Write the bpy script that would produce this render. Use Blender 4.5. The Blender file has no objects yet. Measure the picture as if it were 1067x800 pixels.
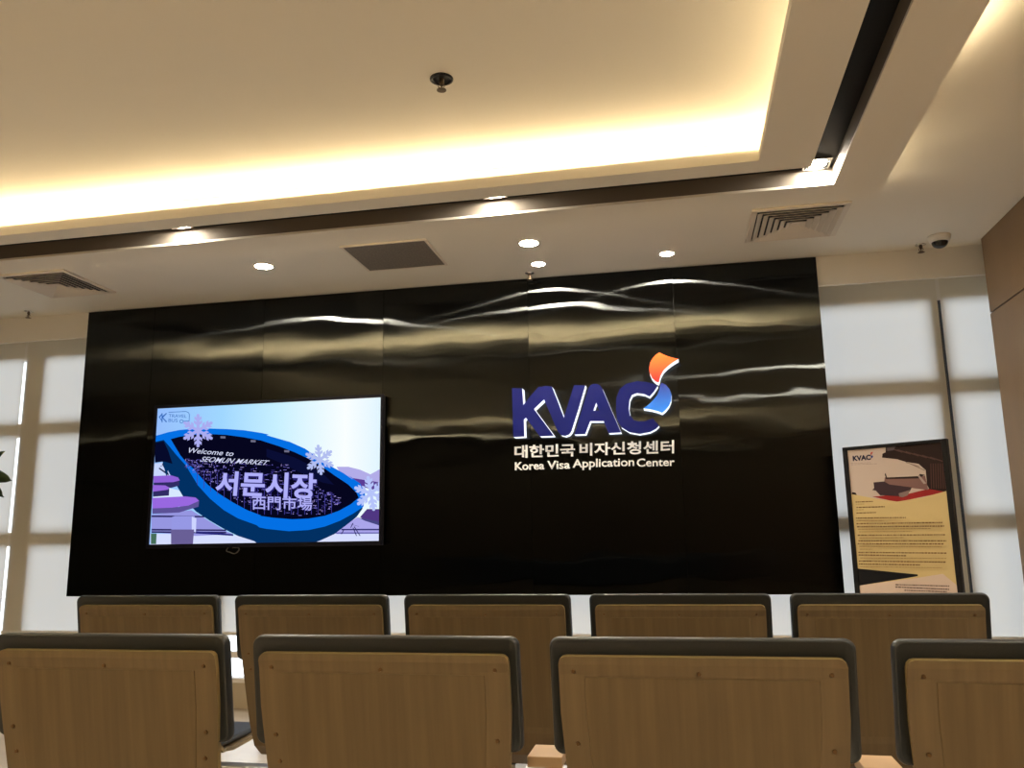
import bpy, bmesh, math, random
from mathutils import Vector, Matrix
from mathutils.geometry import tessellate_polygon

S = bpy.context.scene
COL = S.collection
EYE = 1.12                       # eye height of a seated visitor
F_PX, YAW, PITCH, ROLL = 866.9, -0.1955, 0.1836, -0.0160

# ------------------------------------------------------------------ camera
def cam_axes():
    f = Vector((math.sin(YAW)*math.cos(PITCH), math.cos(YAW)*math.cos(PITCH), math.sin(PITCH)))
    r0 = Vector((math.cos(YAW), -math.sin(YAW), 0)); u0 = r0.cross(f)
    r = r0*math.cos(ROLL)+u0*math.sin(ROLL); u = -r0*math.sin(ROLL)+u0*math.cos(ROLL)
    return r, u, f
CR, CU, CF = cam_axes()
cd = bpy.data.cameras.new('camera'); cam = bpy.data.objects.new('camera', cd); COL.objects.link(cam)
cd.sensor_width = 36; cd.lens = F_PX/1067*36; cd.clip_start = .02
m = Matrix((CR, CU, -CF)).transposed().to_4x4(); m.translation = Vector((0, 0, EYE)); cam.matrix_world = m
S.camera = cam

# ------------------------------------------------------------------ light and exposure
EXPOSURE = -.02; UNIT = 2**-EXPOSURE          # UNIT: strength that renders a lit screen at its own colour
S.view_settings.view_transform = 'Standard'; S.view_settings.look = 'None'
S.view_settings.gamma = 1; S.view_settings.exposure = EXPOSURE; S.view_settings.use_curve_mapping = False
try:
    S.cycles.use_denoising = True; S.cycles.denoiser = 'OPENIMAGEDENOISE'
    S.cycles.max_bounces = 10; S.cycles.diffuse_bounces = 6; S.cycles.glossy_bounces = 4
    S.cycles.transparent_max_bounces = 12; S.cycles.sample_clamp_indirect = 6
    S.cycles.caustics_reflective = False; S.cycles.caustics_refractive = False
except Exception: pass
SKY_STRENGTH = 3.5
COVE_STRENGTH = 50.0
OUTER_COVE_STRENGTH = 150.0
DOWNLIGHT_STRENGTH = 800.0
AISLE_FILL_STRENGTH = 150.0  # fill lights added beside the wood wall, out of view
SLOT_LAMP_STRENGTH = 300.0
REAR_FILL_STRENGTH = 98.0  # fill lamps added behind the viewer
WARM = (1.0, .785, .48)
DAY = (1.0, .90, .74)
w = bpy.data.worlds.new('overcast_sky'); S.world = w; w.use_nodes = True
bg = w.node_tree.nodes['Background']; bg.inputs[0].default_value = (.93, .96, 1, 1); bg.inputs[1].default_value = SKY_STRENGTH

# ------------------------------------------------------------------ helpers
def lin(c):
    if isinstance(c, str): c = [int(c[i:i+2], 16) for i in (0, 2, 4)]
    o = []
    for v in c[:3]:
        v /= 255; o.append(v/12.92 if v <= .04045 else ((v+.055)/1.055)**2.4)
    return (*o, 1)
def mat(name, rgb=(.8, .8, .8), rough=.5, metal=0., spec=.5, noise=None, bump=None, emit=None):
    M = bpy.data.materials.new(name); M.use_nodes = True; nt = M.node_tree
    b = nt.nodes['Principled BSDF']
    c = (*rgb[:3], 1)
    b.inputs['Base Color'].default_value = c; b.inputs['Roughness'].default_value = rough
    b.inputs['Metallic'].default_value = metal; b.inputs['Specular IOR Level'].default_value = spec
    if emit:
        b.inputs['Emission Color'].default_value = (*emit[0][:3], 1); b.inputs['Emission Strength'].default_value = emit[1]
    tc = nt.nodes.new('ShaderNodeTexCoord')
    if noise:                                   # (scale xyz, amount)
        mp = nt.nodes.new('ShaderNodeMapping'); mp.inputs['Scale'].default_value = noise[0]
        n = nt.nodes.new('ShaderNodeTexNoise'); n.inputs['Scale'].default_value = 1; n.inputs['Detail'].default_value = 5
        r = nt.nodes.new('ShaderNodeValToRGB'); a = noise[1]
        r.color_ramp.elements[0].position = .3; r.color_ramp.elements[1].position = .7
        r.color_ramp.elements[0].color = (*[x*(1-a) for x in c[:3]], 1); r.color_ramp.elements[1].color = (*[min(1, x*(1+a)) for x in c[:3]], 1)
        nt.links.new(tc.outputs['Object'], mp.inputs[0]); nt.links.new(mp.outputs[0], n.inputs['Vector'])
        nt.links.new(n.outputs['Fac'], r.inputs[0]); nt.links.new(r.outputs[0], b.inputs['Base Color'])
    if bump:                                    # (scale xyz, strength, distance)
        mp = nt.nodes.new('ShaderNodeMapping'); mp.inputs['Scale'].default_value = bump[0]
        n = nt.nodes.new('ShaderNodeTexNoise'); n.inputs['Scale'].default_value = 1; n.inputs['Detail'].default_value = 3
        bp = nt.nodes.new('ShaderNodeBump'); bp.inputs['Strength'].default_value = bump[1]; bp.inputs['Distance'].default_value = bump[2]
        nt.links.new(tc.outputs['Object'], mp.inputs[0]); nt.links.new(mp.outputs[0], n.inputs['Vector'])
        nt.links.new(n.outputs['Fac'], bp.inputs['Height']); nt.links.new(bp.outputs[0], b.inputs['Normal'])
    return M
def emission(name, rgb, strength):
    M = bpy.data.materials.new(name); M.use_nodes = True; nt = M.node_tree; nt.nodes.clear()
    e = nt.nodes.new('ShaderNodeEmission'); o = nt.nodes.new('ShaderNodeOutputMaterial')
    e.inputs[0].default_value = (*rgb[:3], 1); e.inputs[1].default_value = strength
    nt.links.new(e.outputs[0], o.inputs[0]); return M

def box(bm, x0, x1, y0, y1, z0, z1, mi=0):
    v = [bm.verts.new(p) for p in ((x0,y0,z0),(x1,y0,z0),(x1,y1,z0),(x0,y1,z0),(x0,y0,z1),(x1,y0,z1),(x1,y1,z1),(x0,y1,z1))]
    for f in ((0,3,2,1),(4,5,6,7),(0,1,5,4),(1,2,6,5),(2,3,7,6),(3,0,4,7)):
        bm.faces.new([v[i] for i in f]).material_index = mi
def rect_ring(bm, o, i, z0, z1):
    """rectangular frame lying flat: o, i = (x0, x1, y0, y1) outer and inner"""
    box(bm, o[0], o[1], o[2], i[2], z0, z1); box(bm, o[0], o[1], i[3], o[3], z0, z1)
    box(bm, o[0], i[0], i[2], i[3], z0, z1); box(bm, i[1], o[1], i[2], i[3], z0, z1)
def lathe(bm, prof, n=32, c=(0, 0, 0)):
    """surface of revolution about z; prof = [(r, z)...]"""
    rows = []
    for r, z in prof:
        if r < 1e-6: rows.append([bm.verts.new((c[0], c[1], c[2]+z))])
        else: rows.append([bm.verts.new((c[0]+r*math.cos(2*math.pi*k/n), c[1]+r*math.sin(2*math.pi*k/n), c[2]+z)) for k in range(n)])
    for a, b in zip(rows, rows[1:]):
        for k in range(n):
            q = [a[k % len(a)], a[(k+1) % len(a)], b[(k+1) % len(b)], b[k % len(b)]]
            u = []
            for v in q:
                if v not in u: u.append(v)
            if len(u) > 2: bm.faces.new(u)
def tube(bm, pts, r, n=10):
    pts = [Vector(p) for p in pts]; rows = []
    for i, p in enumerate(pts):
        t = (pts[min(i+1, len(pts)-1)]-pts[max(i-1, 0)]).normalized()
        a = t.cross(Vector((0, 0, 1)) if abs(t.z) < .9 else Vector((1, 0, 0))).normalized(); b = t.cross(a)
        rr = r[i] if isinstance(r, (list, tuple)) else r
        rows.append([bm.verts.new(p+(a*math.cos(2*math.pi*k/n)+b*math.sin(2*math.pi*k/n))*rr) for k in range(n)])
    for a, b in zip(rows, rows[1:]):
        for k in range(n): bm.faces.new([a[k], a[(k+1) % n], b[(k+1) % n], b[k]])
    bm.faces.new(rows[0][::-1]); bm.faces.new(rows[-1])
def prism(bm, loops, to3, d0, d1, front=0, side=0):
    """polygon with holes (2-D loops) extruded between depths d0 and d1; to3(p, depth) -> point"""
    vl = [[Vector((p[0], p[1], 0)) for p in l] for l in loops]
    flat = [p for l in loops for p in l]
    fr = [bm.verts.new(to3(p, d0)) for p in flat]; bk = [bm.verts.new(to3(p, d1)) for p in flat]
    for t in tessellate_polygon(vl):
        try:
            bm.faces.new([fr[i] for i in t]).material_index = front
            bm.faces.new([bk[i] for i in reversed(t)]).material_index = side
        except ValueError: pass
    k = 0
    for l in loops:
        n = len(l)
        for i in range(n):
            a, b = k+i, k+(i+1) % n
            bm.faces.new([fr[a], fr[b], bk[b], bk[a]]).material_index = side
        k += n
def sheet(bm, pts3, mi=0):
    """flat polygon, any outline, from 3-D points given with their 2-D outline"""
    v = [bm.verts.new(p) for p in pts3]
    return v
def obj(name, bm, mats=None, parent=None, smooth=False, bevel=0, seg=2, loc=None):
    bmesh.ops.recalc_face_normals(bm, faces=bm.faces)
    me = bpy.data.meshes.new(name); bm.to_mesh(me); bm.free()
    for M in (mats if isinstance(mats, (list, tuple)) else [mats]):
        if M: me.materials.append(M)
    if smooth:
        for p in me.polygons: p.use_smooth = True
    o = bpy.data.objects.new(name, me); COL.objects.link(o)
    if parent: o.parent = parent
    if loc: o.location = loc
    if bevel:
        b = o.modifiers.new('edge', 'BEVEL'); b.width = bevel; b.segments = seg; b.limit_method = 'ANGLE'; b.angle_limit = math.radians(40)
    return o
def tag(o, label, cat, group=None):
    o['label'] = label; o['category'] = cat
    if group: o['group'] = group
    return o
def thing(name, label, cat, loc=(0, 0, 0), rotz=0, group=None):
    o = bpy.data.objects.new(name, None); COL.objects.link(o); o.empty_display_size = .1
    o.location = loc; o.rotation_euler = (0, 0, rotz)
    return tag(o, label, cat, group)
def struct(name, bm, M, parent=None, **k):
    o = obj(name, bm, M, parent, **k)
    if not parent: o['kind'] = 'structure'
    return o
def dup(root, loc, rotz, label, group=None):
    r = root.copy(); COL.objects.link(r); r.location = loc; r.rotation_euler = (0, 0, rotz)
    tag(r, label, root['category'], group or root.get('group'))
    for ch in root.children:
        c = ch.copy(); COL.objects.link(c); c.parent = r
        for g in ch.children:
            d = g.copy(); COL.objects.link(d); d.parent = c
    return r
def ray(u, v):
    """direction seen at a measured point of the 1067 x 800 photograph"""
    return CF + CR*((u-533.5)/F_PX) + CU*((400-v)/F_PX)
def on_wall(u, v, y):
    r = ray(u, v); r = r*(y/r.y); return (r.x, r.z+EYE)          # (x, z) on the plane y
def text_mesh(body, depth=0., weight=0., shear=0., tracking=1.):
    cu = bpy.data.curves.new('lettering', 'FONT'); cu.body = body; cu.size = 1; cu.extrude = depth; cu.offset = weight; cu.shear = shear
    cu.space_character = tracking; cu.resolution_u = 4
    o = bpy.data.objects.new('lettering', cu); COL.objects.link(o)
    dg = bpy.context.evaluated_depsgraph_get(); me = bpy.data.meshes.new_from_object(o.evaluated_get(dg))
    bpy.data.objects.remove(o); bpy.data.curves.remove(cu)
    return me
def add_text(bm, body, quad, to3, mi=0, weight=0., shear=0., depth=0., thick=0., tracking=1.):
    """lettering stretched into the 2-D quad (bottom-left, bottom-right, top-right, top-left)"""
    me = text_mesh(body, depth=.5 if thick else 0, weight=weight, shear=shear, tracking=tracking)
    xs = [v.co.x for v in me.vertices]; ys = [v.co.y for v in me.vertices]
    x0, x1, y0, y1 = min(xs), max(xs), min(ys), max(ys)
    bl, br, tr, tl = quad; vs = []
    for v in me.vertices:
        s = (v.co.x-x0)/(x1-x0); t = (v.co.y-y0)/(y1-y0)
        a = (bl[0]+(br[0]-bl[0])*s, bl[1]+(br[1]-bl[1])*s); b = (tl[0]+(tr[0]-tl[0])*s, tl[1]+(tr[1]-tl[1])*s)
        d = depth - (thick if v.co.z > 0 else 0)
        vs.append(bm.verts.new(to3((a[0]+(b[0]-a[0])*t, a[1]+(b[1]-a[1])*t), d)))
    for p in me.polygons:
        try: bm.faces.new([vs[i] for i in p.vertices]).material_index = mi
        except ValueError: pass
    bpy.data.meshes.remove(me)

# ------------------------------------------------------------------ materials
PAINT = mat('ceiling_paint', (.80, .765, .68), .85, spec=.15)
PAINT_W = mat('white_paint', (.80, .78, .74), .8, spec=.2)
BLACKP = mat('slot_black_paint', (.004, .004, .004), .6, spec=.2)
SLOTF = mat('slot_dark_lining', (.17, .145, .12), .6, spec=.2)
DARKWALL = mat('dark_walnut_cladding', (.030, .022, .016), .6, noise=((20, 3, 1.2), .2))
FLOORM = mat('polished_tile', (.58, .52, .45), .25, noise=((3, 3, 3), .08))
WOODW = mat('wall_veneer', (.245, .165, .10), .5, spec=.3, noise=((30, 3, 1.2), .10))
GROOVE = mat('groove_shadow_gap', (.05, .025, .012), .8)
ALU = mat('window_frame_steel', (.88, .85, .80), .5)
CAP = mat('mullion_cap_steel', (.05, .075, .12), .4)
CREAM = mat('cream_frame', (.55, .48, .36), .6)
WHITE_PL = mat('white_plastic', (.80, .77, .72), .45)
VENTM = mat('vent_enamel', (.70, .64, .56), .5)
DARKV = mat('vent_void', (.02, .022, .028), .8)
GRILLE = mat('grille_mesh', (.17, .15, .13), .6, noise=((90, 90, 1), .25))
CHROME = mat('chrome', (.75, .73, .70), .2, metal=1)
BLACK_PL = mat('black_plastic', (.008, .008, .009), .4, spec=.2)
WARM_LED = emission('warm_led', WARM, COVE_STRENGTH)
WARM_LED2 = emission('warm_led_outer', WARM, OUTER_COVE_STRENGTH)
WARM_LED3 = emission('warm_led_side', WARM, OUTER_COVE_STRENGTH*.5)
LENS = emission('downlight_lens', DAY, DOWNLIGHT_STRENGTH)
LENS2 = emission('slot_lamp_lens', DAY, SLOT_LAMP_STRENGTH)
REAR_FILL = emission('rear_fill_lens', WARM, REAR_FILL_STRENGTH)

def blind_material():
    M = bpy.data.materials.new('blind_fabric'); M.use_nodes = True; nt = M.node_tree; nt.nodes.clear()
    o = nt.nodes.new('ShaderNodeOutputMaterial'); mx = nt.nodes.new('ShaderNodeMixShader'); d = nt.nodes.new('ShaderNodeBsdfDiffuse'); t = nt.nodes.new('ShaderNodeBsdfTranslucent')
    d.inputs[0].default_value = (.82, .76, .63, 1); t.inputs[0].default_value = (.84, .84, .82, 1); mx.inputs[0].default_value = .45
    tc = nt.nodes.new('ShaderNodeTexCoord'); mp = nt.nodes.new('ShaderNodeMapping'); mp.inputs['Scale'].default_value = (500, 500, 500)
    n = nt.nodes.new('ShaderNodeTexNoise'); n.inputs['Scale'].default_value = 1; b = nt.nodes.new('ShaderNodeBump'); b.inputs['Strength'].default_value = .1
    nt.links.new(tc.outputs['Object'], mp.inputs[0]); nt.links.new(mp.outputs[0], n.inputs['Vector']); nt.links.new(n.outputs['Fac'], b.inputs['Height'])
    nt.links.new(b.outputs[0], d.inputs['Normal'])
    nt.links.new(d.outputs[0], mx.inputs[1]); nt.links.new(t.outputs[0], mx.inputs[2]); nt.links.new(mx.outputs[0], o.inputs[0]); return M
BLIND = blind_material()
def glass_material():
    M = bpy.data.materials.new('window_glass'); M.use_nodes = True; nt = M.node_tree; nt.nodes.clear()
    o = nt.nodes.new('ShaderNodeOutputMaterial'); mx = nt.nodes.new('ShaderNodeMixShader'); t = nt.nodes.new('ShaderNodeBsdfTransparent'); g = nt.nodes.new('ShaderNodeBsdfGlossy')
    f = nt.nodes.new('ShaderNodeFresnel'); f.inputs[0].default_value = 1.45; g.inputs['Roughness'].default_value = .02; t.inputs[0].default_value = (.95, .97, .98, 1)
    nt.links.new(f.outputs[0], mx.inputs[0]); nt.links.new(t.outputs[0], mx.inputs[1]); nt.links.new(g.outputs[0], mx.inputs[2]); nt.links.new(mx.outputs[0], o.inputs[0]); return M
GLASS = glass_material()
def brushed_black(seed):
    M = bpy.data.materials.new('black_brushed_steel'); M.use_nodes = True; nt = M.node_tree; nt.nodes.clear()
    o = nt.nodes.new('ShaderNodeOutputMaterial'); b = nt.nodes.new('ShaderNodeBsdfAnisotropic')
    b.inputs['Color'].default_value = (.033, .0355, .035, 1); b.inputs['Roughness'].default_value = .11; b.inputs['Anisotropy'].default_value = .90
    tg = nt.nodes.new('ShaderNodeCombineXYZ'); tg.inputs[2].default_value = 1; nt.links.new(tg.outputs[0], b.inputs['Tangent'])
    tc = nt.nodes.new('ShaderNodeTexCoord'); mp = nt.nodes.new('ShaderNodeMapping'); mp.inputs['Scale'].default_value = (1.3, 1, 3.0); mp.inputs['Location'].default_value = (seed*3.7, 0, seed*1.9)
    n = nt.nodes.new('ShaderNodeTexNoise'); n.inputs['Scale'].default_value = 1; n.inputs['Detail'].default_value = 1.5
    bp = nt.nodes.new('ShaderNodeBump'); bp.inputs['Strength'].default_value = 1; bp.inputs['Distance'].default_value = .006
    nt.links.new(tc.outputs['Object'], mp.inputs[0]); nt.links.new(mp.outputs[0], n.inputs['Vector']); nt.links.new(n.outputs['Fac'], bp.inputs['Height']); nt.links.new(bp.outputs[0], b.inputs['Normal'])
    nt.links.new(b.outputs[0], o.inputs[0]); return M

# ------------------------------------------------------------------ the room shell
ZB = 2.658          # underside of the dropped band
H1 = 2.808          # perimeter ceiling
H2 = 2.89          # raised ceiling inside the cove
XL, XR, YB, YW = -6.55, 1.81, -4.0, 5.6
bm = bmesh.new(); box(bm, XL-.1, 3.4, YB-.1, YW+.3, -.1, 0); struct('floor', bm, FLOORM)
HOLE = (-4.03, .73, -2.03, 3.73)
bm = bmesh.new(); rect_ring(bm, (XL-.1, 3.4, YB-.1, YW+.3), HOLE, H1, H1+.06)
box(bm, HOLE[0]-.02, HOLE[1]+.02, HOLE[2]-.02, HOLE[3]+.02, H2, H2+.06)                       # raised centre
rect_ring(bm, (HOLE[0], HOLE[1], HOLE[2], HOLE[3]), (HOLE[0]+.03, HOLE[1]-.03, HOLE[2]+.03, HOLE[3]-.03), ZB+.097, H2)   # upstand between the coves
struct('ceiling', bm, PAINT)
# dropped band: lip, slot, outer flange
IN = (-3.70, .397, -1.70, 3.398); SN = (-3.925, .622, -1.815, 3.514); SF = (-4.05, .748, -2.025, 3.725); OUT = (-4.275, .972, -2.20, 3.897)
bm = bmesh.new()
rect_ring(bm, SN, IN, ZB, ZB+.012); rect_ring(bm, OUT, SF, ZB, ZB+.012)
rect_ring(bm, (IN[0]-.012, IN[1]+.012, IN[2]-.012, IN[3]+.012), IN, ZB+.012, ZB+.036)          # inner lip
rect_ring(bm, OUT, (OUT[0]+.012, OUT[1]-.012, OUT[2]+.012, OUT[3]-.012), ZB+.012, ZB+.05)     # outer lip
band = struct('trim_1', bm, PAINT)
bm = bmesh.new(); rect_ring(bm, (SF[0]-.01, SF[1]+.01, SF[2]-.01, SF[3]+.01), (SN[0]+.01, SN[1]-.01, SN[2]+.01, SN[3]-.01), ZB+.085, ZB+.095)
obj('slot_channel', bm, BLACKP, band)
bm = bmesh.new(); rect_ring(bm, (SF[0]-.006, SF[1]+.006, SF[2]-.006, SF[3]+.006), SF, ZB+.012, ZB+.085)
rect_ring(bm, SN, (SN[0]+.006, SN[1]-.006, SN[2]+.006, SN[3]-.006), ZB+.012, ZB+.085)
obj('slot_lining', bm, SLOTF, band)
bm = bmesh.new(); a, b = (SF[0]-.012, SF[1]+.012, SF[2]-.012, SF[3]+.012), (SN[0]+.013, SN[1]-.013, SN[2]+.013, SN[3]-.013)
rect_ring(bm, a, b, ZB+.0955, ZB+.098); rect_ring(bm, (b[0], b[1], b[2], b[3]), (b[0]+.003, b[1]-.003, b[2]+.003, b[3]-.003), ZB+.012, ZB+.0955)
obj('trough_cover', bm, PAINT, band)
mid = lambda k: (SN[0]+(-k), SN[1]+k, SN[2]-k, SN[3]+k)
bm = bmesh.new(); rect_ring(bm, mid(.075), mid(.058), ZB+.099, ZB+.112)
obj('cove_light_strip', bm, WARM_LED, band)
bm = bmesh.new(); box(bm, -4.1, .86, 3.82, 3.84, ZB+.02, ZB+.035); obj('outer_cove_light_strip', bm, WARM_LED2, band)
bm = bmesh.new(); box(bm, .895, .915, -2.0, 2.9, ZB+.02, ZB+.035); box(bm, -4.215, -4.195, -2, 2.9, ZB+.02, ZB+.035); obj('side_cove_light_strip', bm, WARM_LED3, band)

bm = bmesh.new(); box(bm, XL-.1, XL, YB, YW+.3, 0, H1); struct('wall_left', bm, DARKWALL)
bm = bmesh.new(); box(bm, XL-.1, 3.4, YB-.1, YB, 0, H1); struct('wall_back', bm, DARKWALL)
GZ = 1.235+EYE
bm = bmesh.new(); box(bm, XR+.012, 3.4, YB, 5.098, 0, H1); wr = struct('wall_right', bm, GROOVE)
bm = bmesh.new(); box(bm, XR, XR+.012, YB, 5.105, .06, GZ-.004); obj('lower_veneer_panel', bm, WOODW, wr)
bm = bmesh.new(); box(bm, XR, XR+.012, YB, 5.105, GZ+.004, H1-.002); obj('upper_veneer_panel', bm, WOODW, wr)
bm = bmesh.new(); box(bm, 3.3, 3.4, 5.1, YW+.3, 0, H1); struct('wall_recess', bm, PAINT_W)
BZ = 1.50+EYE
bm = bmesh.new(); box(bm, XL, 3.3, 5.215, 5.228, BZ, H1); struct('wall_front', bm, PAINT_W)      # bulkhead over the blinds
bm = bmesh.new(); box(bm, XL, 3.3, 5.55, 5.8, 0, .17); struct('baseboard_front', bm, CREAM)     # sill kerb

# windows: five bays
MX = [XL, -4.87, -3.24, -1.61, .01, 1.6475, 3.3]
MW = [.05, .085, .06, .06, .06, .045, .05]
Z1, Z2 = [.83+EYE, .935+EYE], [.0+EYE, .105+EYE]
for i in range(6):
    bm = bmesh.new(); a, b = MX[i], MX[i+1]
    if i in (0,): x0, x1 = a, b-MW[1]
    x0 = a+(MW[i] if i else 0); x1 = b-MW[i+1]
    # frame: the mullion on its right, two transoms, head and low rail
    box(bm, x1, b+MW[i+1], 5.53, 5.60, .17, H1) if i < 5 else None
    for z0, z1 in (Z2, Z1, (1.435+EYE, 1.62+EYE), (.335, .375), (.17, .20)): box(bm, x0, x1, 5.53, 5.59, z0, z1)
    wd = struct('window_%d' % (i+1), bm, ALU)
    bm = bmesh.new(); box(bm, x0, x1, 5.565, 5.571, .2, 1.5+EYE); obj('glass_pane', bm, GLASS, wd)
    if i == 4:
        bm = bmesh.new(); box(bm, 1.656, 1.6625, 5.515, 5.53, .2, 1.44+EYE); box(bm, 1.6675, 1.676, 5.515, 5.53, .2, 1.44+EYE); obj('mullion_cap', bm, CAP, wd)

# black feature panel in front of the glazing, hung clear of the floor
SEAM = [-4.197, -3.651, -2.79, -1.912, -.916, .022, .9]
PZ0, PZ1 = -.345+EYE, H1-.004
bm = bmesh.new(); box(bm, SEAM[0]+.02, SEAM[-1]-.02, 5.206, 5.29, PZ0+.01, PZ1)
for x in (-2.70, -1.13, .13): box(bm, x-.03, x+.03, 5.23, 5.28, 0, PZ0+.02)
fw = struct('wall_feature', bm, BLACKP)
random.seed(5)
for i in range(6):
    bm = bmesh.new(); box(bm, SEAM[i]+.001, SEAM[i+1]-.001, 5.2, 5.206, PZ0, PZ1)
    obj('steel_panel', bm, brushed_black(i+1), fw)

# ------------------------------------------------------------------ roller blinds
def blind(x0, x1, label):
    t = thing('roller_blind', label, 'blind', (0, 0, 0), 0, 'roller blinds over the glazing')
    bm = bmesh.new(); bm.faces.new([bm.verts.new(p) for p in ((x0, 5.5, .51), (x1, 5.5, .51), (x1, 5.5, 2.70), (x0, 5.5, 2.70))]); obj('fabric', bm, BLIND, t)
    bm = bmesh.new(); box(bm, x0, x1, 5.49, 5.51, .49, .512); obj('bottom_bar', bm, ALU, t)
    bm = bmesh.new(); tube(bm, [(x0, 5.5, 2.73), (x1, 5.5, 2.73)], .035, 14); obj('roller_tube', bm, ALU, t, True)
    return t
GAPL, GAPR = -4.968, 1.665
blind(XL+.03, GAPL-.012, 'cream roller blind at far left, left of the bright vertical gap')
blind(GAPL+.012, -3.30, 'cream roller blind showing between bright gap and black panel, left side')
blind(-3.28, -1.62, 'cream roller blind behind the black panel under the television')
blind(-1.60, .0, 'cream roller blind behind the black panel under the blue letters')
blind(.02, GAPR-.011, 'cream roller blind behind the poster board, right of the black panel')
blind(GAPR+.011, 3.27, 'cream roller blind between the dark vertical gap and the wood wall')

# ------------------------------------------------------------------ blue letters and lettering on the panel
def sign():
    t = thing('illuminated_sign', 'blue raised KVAC letters with glowing white edges on the black panel', 'sign', (0, 5.2, EYE), 0)
    Y1 = 5.12
    NAVY = mat('navy_acrylic', lin((6, 16, 84)), .4, spec=.25, emit=(lin((12, 24, 116)), .25))
    EDGE = emission('letter_edge_glow', (.86, .90, 1), 1.5)
    to3 = lambda p, d: (p[0], d-5.2, p[1]-EYE)
    c1 = lambda p: on_wall(525+p[0]/10.67, 390+p[1]/10.67, Y1)
    c2 = lambda p: on_wall(610+p[0]/7.62, 360+p[1]/7.62, Y1)
    K = [(90,152),(203,155),(216,340),(290,245),(385,137),(432,132),(452,285),(438,262),(335,385),(555,682),(400,688),(245,482),(222,502),(228,690),(105,697)]
    V = [(432,132),(470,129),(534,137),(600,300),(667,482),(720,310),(780,120),(906,122),(830,385),(752,632),(725,668),(682,685),(638,676),(604,640),(560,540),(440,262)]
    K = [(p[0]+(26 if p in ((432,132), (438,262)) else 0), p[1]+(6 if p == (432,132) else 0)) for p in K if p != (452,285)]
    Ao = [(598.6,452.6),(609.8,452.2),(615,438.7),(629,438.7),(634.3,451.2),(647.2,450.5),(637,427),(627.5,404.5),(625.2,401.4),(622,400),(618.5,399.9),(615.5,401),(613.3,404)]
    Ah = [(621.2,419.5),(624.6,427.8),(618.3,427.8)]
    C = [(575,320),(545,365),(510,405),(470,386),(410,377),(370,392),(350,435),(344,500),(354,555),(385,592),(430,603),(480,598),(535,577),(585,637),(560,662),(515,686),(430,702),(350,688),(285,648),(252,590),(243,510),(247,410),(272,345),(325,302),(410,283),(480,288),(530,300)]
    R = [(588,60),(620,76),(655,90),(700,103),(740,112),(700,135),(655,168),(620,203),(597,245),(583,300),(556,288),(530,262),(512,222),(508,185),(515,140),(535,105),(560,78)]
    B = [(604,300),(640,315),(668,350),(683,395),(681,440),(665,480),(640,512),(610,538),(575,524),(520,510),(462,502),(505,470),(545,430),(572,395),(590,350),(594,320)]
    for nm, loops, f in (('letter_k', [K], c1), ('letter_v', [V], c1), ('letter_c', [C], c2)):
        bm = bmesh.new(); prism(bm, [[f(p) for p in l] for l in loops], to3, Y1+(.0015 if nm == 'letter_k' else 0), 5.199, 0, 1); obj(nm, bm, [NAVY, EDGE], t)
    bm = bmesh.new(); prism(bm, [[on_wall(*p, Y1) for p in l] for l in (Ao, Ah)], to3, Y1, 5.199, 0, 1); obj('letter_a', bm, [NAVY, EDGE], t)
    def grad(name, lo, hi, z0, z1):
        M = bpy.data.materials.new(name); M.use_nodes = True; nt = M.node_tree; b = nt.nodes['Principled BSDF']; b.inputs['Roughness'].default_value = .35
        tc = nt.nodes.new('ShaderNodeTexCoord'); sp = nt.nodes.new('ShaderNodeSeparateXYZ'); mr = nt.nodes.new('ShaderNodeMapRange'); r = nt.nodes.new('ShaderNodeValToRGB')
        mr.inputs[1].default_value = z0; mr.inputs[2].default_value = z1
        r.color_ramp.elements[0].color = lin(lo); r.color_ramp.elements[1].color = lin(hi)
        nt.links.new(tc.outputs['Object'], sp.inputs[0]); nt.links.new(sp.outputs[2], mr.inputs[0]); nt.links.new(mr.outputs[0], r.inputs[0])
        nt.links.new(r.outputs[0], b.inputs['Base Color']); nt.links.new(r.outputs[0], b.inputs['Emission Color']); b.inputs['Emission Strength'].default_value = .56
        return M
    zr = [c2(p)[1]-EYE for p in R]; zb = [c2(p)[1]-EYE for p in B]
    bm = bmesh.new(); prism(bm, [[c2(p) for p in R]], to3, Y1-.02, 5.199, 0, 1)
    o = obj('red_ribbon', bm, [grad('red_acrylic', (240, 30, 45), (246, 120, 50), min(zr), max(zr)), EDGE], t); o['label'] = 'orange to red ribbon above the letter C'
    bm = bmesh.new(); prism(bm, [[c2(p) for p in B]], to3, Y1-.02, 5.199, 0, 1)
    o = obj('blue_ribbon', bm, [grad('blue_acrylic', (45, 125, 225), (40, 45, 130), min(zb), max(zb)), EDGE], t); o['label'] = 'blue ribbon curling off the letter C'
    WL = mat('white_acrylic', (.72, .69, .64), .4, emit=((1, .95, .86), .30))
    yt = 5.18; tt = lambda p, d: (p[0], d, p[1]-EYE)
    q = lambda *pts: [on_wall(u, v, yt) for u, v in pts]
    d3 = lambda p: on_wall(530+p[0]/5.93, 450+p[1]/5.93, yt)
    def words(t, rows, weight):
        for body, quad in rows:
            bm = bmesh.new(); add_text(bm, body, [d3(p) for p in quad], tt, weight=weight, depth=-.0005, thick=.017); obj('raised_word', bm, WL, t)
    k = thing('raised_lettering', 'row of white raised Korean letters under the blue letters', 'sign', (0, 5.2, EYE), 0)
    words(k, (('대한민국', [(35,160), (408,149), (408,71), (35,82)]), ('비자신청센터', [(437,146), (1022,130), (1022,49), (437,68)])), .018)
    k = thing('raised_lettering', 'white raised line Korea Visa Application Center, beneath the Korean letters', 'sign', (0, 5.2, EYE), 0)
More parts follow.
